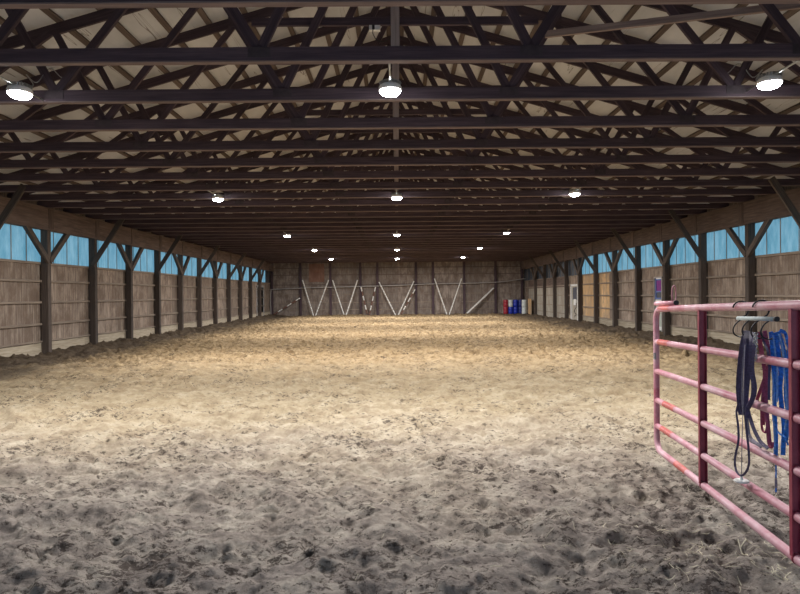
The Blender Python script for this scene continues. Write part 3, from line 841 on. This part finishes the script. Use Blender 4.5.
# chain on the end tube
def chain(mb, pts, L=0.03, r=0.0035):
    pts = smooth(pts, 4); 
    for i in range(len(pts) - 1):
        a, b_ = pts[i], pts[i + 1]; t = (b_ - a).normalized(); s1 = t.cross(Vector((0.3, 1, .2))).normalized()
        if i % 2: s1 = t.cross(s1)
        c = (a + b_) / 2; hl = (b_ - a).length * 0.68
        mb.tube([c + t * hl * math.cos(k * math.pi / 5) + s1 * 0.009 * math.sin(k * math.pi / 5) for k in range(10)], r, 6, True)
    return mb
gbuild(chain(MB(), [G(.03, .98, .023), G(.035, .95, .024), G(0.035, .93, .023)]), 'latch_chain', M['steel'])
tag(gate, 'faded red six-rail tube gate standing at the right foreground', 'gate')
# hinge post just outside the view
hp = MB().beam(G(GL + .18, -0.3), G(GL + .18, 2.3), 0.17, 0.17, (0, 1, 0), 0, .012).build('gate_post', M['post'])
tag(hp, 'square timber hinge post outside the right edge of view', 'post')
mb = MB()
for z_ in (.45, 1.2): mb.beam(G(GL - .03, z_), G(GL + .09, z_), 0.02, 0.04)
gbuild(mb, 'hinge', M['blackmetal'], False)

# point on a plane parallel to the gate, d metres to the viewer's side, seen at (px, py)
def Q(px, py, d=0.0):
    R_ = CAM_M.to_3x3(); dr = R_ @ Vector(((px - 400) / F, -(py - 297) / F, -1)); o_ = Vector((0, 0, EYE))
    k = ((G0 + GN * d) - o_).dot(GN) / dr.dot(GN); return o_ + dr * k

# bridle rack: steel tube held by two bent hooks over the top rail, four J hooks below
rack = empty('bridle_rack', G(1.84, 0))
def rbuild(mb, name, m_, root, sm=True):
    o = mb.build(name, m_, None, sm); o.parent = root; o.matrix_parent_inverse = Matrix.Translation(-Vector(root.location)); return o
ua, ub = 1.62, 2.07
zr_ = lambda u: ztop(u) - 0.068
rbuild(MB().tube([G(ua, zr_(ua), 0), G(ub, zr_(ub), 0)], 0.012, 14), 'bar', M['rackbar'], rack)
rbuild(MB().tube([G(ub - .002, zr_(ub), 0), G(ub + .012, zr_(ub), 0)], 0.0135, 14), 'end_cap', M['black'], rack)
for u in (1.68, 1.93):
    z_ = ztop(u); pp = [G(u, zr_(u) + .006, .004), G(u, z_ - .045, -.022), G(u, z_ - .01, -.031), G(u, z_ + .02, -.022), G(u - .01, z_ + .031, 0), G(u - .03, z_ + .022, .022), G(u - .045, z_ + .004, .031), G(u - .05, z_ - .006, .031)]
    rbuild(MB().tube(smooth(pp, 4), 0.0045, 8), 'rail_hook', M['blackmetal'], rack)
HU = (1.655, 1.775, 1.885, 2.0)
for u in HU:
    z_ = zr_(u)
    pp = [G(u, z_ - .008, 0), G(u - .01, z_ - .03, .022), G(u - .02, z_ - .065, .034), G(u - .02, z_ - .095, .026), G(u - .01, z_ - .108, 0.0), G(u, z_ - .102, -.014), G(u + .005, z_ - .092, -.020)]
    rbuild(MB().tube(smooth(pp, 5), 0.004, 8), 'hook', M['blackmetal'], rack)
tag(rack, 'short grey steel bar with black hooks hung under the gate top rail', 'rack')

FN = Vector((-0.45, -0.89, 0))
def straps(root_name, anchor, specs, mats, label, cat, group, extra=None):
    root = empty(root_name, (anchor.x, anchor.y, anchor.z))
    for nm, pts, wd, mk, d, tw in specs:
        P_ = [Q(p[0], p[1], d if len(p) < 3 else p[2]) for p in pts]
        rbuild(MB().ribbon(P_, wd * 0.84, FN, 0.0035, 0, tw), nm, M[mk], root, False)
    if extra: extra(root)
    tag(root, label, cat, group)
# navy halter and lead, in front of the rails
f1 = .045
def navy_extra(root):
    z = Q(741.5, 481, f1 + .01)
    rbuild(MB().tube([Q(745, 345, f1 + .03), Q(743.5, 400, f1 + .03), Q(742, 440, f1 + .02), z + Vector((0, 0, .01))], 0.0022, 6), 'thin_cord', M['greystrap'], root)
    mb = MB().lathe([(0, .008), (.012, .008), (.036, .006), (.041, 0), (.036, -.006), (0, -.007)], tuple(z), 22)
    mb.lathe([(0, .03), (.007, .028), (.009, .006)], tuple(z), 12)
    rbuild(mb, 'stopper_disc', M['white'], root)['label'] = 'white disc at cord end'
    rbuild(chain(MB(), [Q(756.2, 333, f1), Q(755.5, 341, f1), Q(755, 350, f1), Q(755, 358, f1)]), 'snap_chain', M['steel'], root)
    rbuild(MB().tube([Q(753.5, 355, f1), Q(757, 358.5, f1), Q(755, 361, f1), Q(752.5, 358, f1)], .004, 8, True), 'snap_ring', M['steel'], root)
straps('halter', Q(746, 333, 0), [
    ('strap', [(744.5, 331, 0.0), (742, 342), (739.5, 360), (737.5, 385), (738.5, 402), (740, 415)], .020, 'navy', f1, .2),
    ('strap', [(746.5, 331, 0.0), (744.5, 345), (742, 365), (740.5, 385), (741, 404), (744, 415)], .024, 'navy', f1 + .012, .3),
    ('strap', [(748.5, 331, .0), (748, 345), (746.5, 365), (745.5, 385), (745, 400), (743, 414)], .026, 'navy', f1 + .004, -.2),
    ('strap', [(751.5, 332, .0), (751, 345), (750.5, 362), (748, 380), (746.5, 400), (748, 418)], .024, 'navy', f1 + .016, .3),
    ('strap', [(753.5, 333, .0), (754, 345), (753, 360), (753, 372), (755.5, 388), (753, 400), (747, 412)], .018, 'navy', f1 + .008, .5),
    ('strap', [(745, 345), (743, 365), (742, 395), (743.5, 412)], .010, 'greystrap', f1 + .028, .3),
    ('lead_loop', [(739.5, 400), (736.5, 412), (738, 425), (738.5, 440), (735.5, 455), (735, 465), (737.5, 473), (742, 475.5), (746.5, 471), (749, 463), (748.5, 448), (746.5, 430), (745, 414), (745, 400)], .013, 'navy', f1 + .02, .25),
    ('lead_strap', [(746, 402), (749, 414), (753.5, 428), (760, 441), (768, 448.5)], .022, 'navy', f1 + .004, .2),
    ('lead_strap', [(745, 404), (747.5, 422), (750, 436), (757, 443), (764, 446)], .016, 'greystrap', f1 + .006, .2),
    ('cheek_strap', [(751, 372), (753, 385), (752, 398), (748, 406)], .020, 'navy', f1 + .02, .4),
    ('rail_wrap', [(748.5, 438), (752, 441.5), (757, 444), (761.5, 447)], .020, 'greystrap', f1 - .01, .2),
], None, 'dark navy halter and lead hanging from left hooks in front of the rails', 'halter', 'halters hung on the gate', navy_extra)
b1 = -.045
straps('halter', Q(763, 333, 0), [
    ('strap', [(759, 332, 0), (760.5, 345), (762.5, 358), (765, 372), (764, 390), (762.5, 410), (763, 425)], .026, 'maroon', b1, .2),
    ('strap', [(764.5, 331, 0), (767.5, 345), (769.5, 360), (768, 378), (766, 400), (767.5, 420), (769, 436), (770, 447)], .024, 'maroon', b1 - .01, .3),
    ('crossing_strap', [(768, 366), (764, 380), (759, 394), (755.5, 404)], .020, 'maroon', b1 + .012, .1),
    ('dark_strap', [(761, 333, 0), (764, 342), (768, 352), (769.5, 366), (769, 385), (769, 400)], .014, 'navy', b1 + .014, .3),
    ('curled_end', [(763, 410), (761.5, 420), (762.5, 430), (766, 432), (767, 424), (765, 416)], .014, 'maroon', b1 + .01, .3),
    ('curled_end', [(768, 425), (768, 438), (769.5, 446), (772, 447), (772.5, 442)], .016, 'maroon', b1, .3),
], None, 'burgundy halter hanging from the middle hook behind the gate rails', 'halter', 'halters hung on the gate')
straps('halter', Q(778, 333, 0), [
    ('strap', [(771, 332, 0), (772, 345), (773, 360), (774.5, 380), (774.5, 400), (775, 420), (776, 440), (775.5, 457)], .024, 'bluestrap', b1 - .02, .2),
    ('strap', [(774, 333, 0), (777, 343), (779, 358), (781, 372), (780, 388), (781.5, 405), (784, 425), (783.5, 440), (783, 455)], .026, 'bluestrap', b1 - .004, .3),
    ('strap', [(777.5, 332, 0), (782, 343), (785, 358), (786.5, 375), (786, 395), (788, 415), (786, 440)], .024, 'bluestrap', b1, -.3),
    ('strap', [(780, 330, -.02), (785, 333), (788, 345), (789, 365), (789, 390), (789.5, 415)], .018, 'bluestrap', b1 - .02, .3),
    ('strap', [(782, 331, -.02), (779, 338), (775, 350), (775.5, 368), (778, 385)], .018, 'bluestrap', b1 + .012, .3),
    ('looped_strap', [(774, 405), (773, 416), (775, 427), (780, 434), (785, 437), (788, 445)], .010, 'bluestrap', b1 + .012, .3),
    ('grey_edge_strap', [(781, 333, -.01), (784, 340), (787, 347), (789, 352)], .006, 'greystrap', b1 + .02, .1),
    ('highlight_ribbon', [(773, 334, 0), (775, 350), (777, 368), (777.5, 388), (777, 402)], .009, 'bluehighlight', b1 + .018, .4),
    ('highlight_ribbon', [(779, 334, 0), (783, 350), (784, 370), (786, 390), (787, 410), (785, 430)], .009, 'bluehighlight', b1 + .022, .4),
    ('highlight_ribbon', [(772, 372), (774, 392), (773, 412), (775, 432), (775, 450)], .007, 'bluehighlight', b1 + .016, .3),
    ('lead_tail', [(775.5, 452), (776, 468), (776, 482), (776, 492)], .009, 'bluestrap', b1 - .02, .2),
    ('lead_end', [(776, 478), (776.2, 488)], .014, 'greystrap', b1 - .015, 0),
], None, 'bright blue halter and lead hanging from rightmost hook beside brace', 'halter', 'halters hung on the gate')

# ---------------------------------------------------------------- clods and straw on the footing
mb_v = []; mb_f = []
ico = [(0, 0, 1), (.9, 0, .2), (.3, .85, .2), (-.75, .5, .2), (-.75, -.5, .2), (.3, -.85, .2), (0, 0, -.4)]
icf = [(0, 1, 2), (0, 2, 3), (0, 3, 4), (0, 4, 5), (0, 5, 1), (6, 2, 1), (6, 3, 2), (6, 4, 3), (6, 5, 4), (6, 1, 5)]
mb = MB()
for _ in range(3000):
    y = 2.2 + 12 * random.random() ** 1.8; x = random.uniform(-1, 1) * min(8.8, y * .75 + .4)
    if random.random() < .35: x = abs(x)
    r = random.uniform(.003, .009) * (1 + .8 * (random.random() < .08)); z = ground(x, y); a = random.random() * 6.28
    i = len(mb.v); sx, sy = random.uniform(.7, 1.5), random.uniform(.7, 1.3)
    for p, q_, s in ico:
        j = random.uniform(.8, 1.2); mb.v.append((x + r * j * sx * (p * math.cos(a) - q_ * math.sin(a)), y + r * j * sy * (p * math.sin(a) + q_ * math.cos(a)), z + r * .8 * s * j))
    for f in icf: mb.f.append(tuple(i + k for k in f)); mb.uv += [(0, 0)] * 3; mb.mi.append(0)
tag(mb.build('dirt_clods', M['clod']), 'dark crumbs of dirt scattered over the near sand', 'dirt', kind='stuff')
mb = MB()
for _ in range(320):
    if random.random() < .6: x, y = random.gauss(1.9, .42), random.gauss(3.35, .35)
    else: x, y = random.uniform(-.5, 3.5), random.uniform(2.6, 6.5)
    if y < 2.2: continue
    a = random.uniform(0, 3.14); L = random.uniform(.02, .085); n = 4; pts = []
    bend = random.uniform(-.5, .5)
    for k in range(n):
        t = k / (n - 1) - .5; xx = x + L * t * math.cos(a + bend * t); yy = y + L * t * math.sin(a + bend * t)
        pts.append((xx, yy, ground(xx, yy) + .005 + random.uniform(0, .004)))
    mb.tube(pts, random.uniform(.0010, .0022), 4)
for pts in ([(738, 545), (742, 550), (747, 553), (752, 560), (755, 562)], [(741, 548), (746, 546), (748, 543)], [(776, 585), (783, 586), (789, 588)], [(700, 565), (708, 568), (714, 571)]):
    pp = []
    for px, py in pts:
        R_ = CAM_M.to_3x3(); d = R_ @ Vector(((px - 400) / F, -(py - 297) / F, -1)); k = -EYE / d.z; pp.append((d.x * k, d.y * k, ground(d.x * k, d.y * k) + .008))
    mb.tube(smooth(pp, 3), .003, 5)
tag(mb.build('straw', M['straw']), 'loose pale straw scattered on the dirt under the gate', 'straw', kind='stuff')
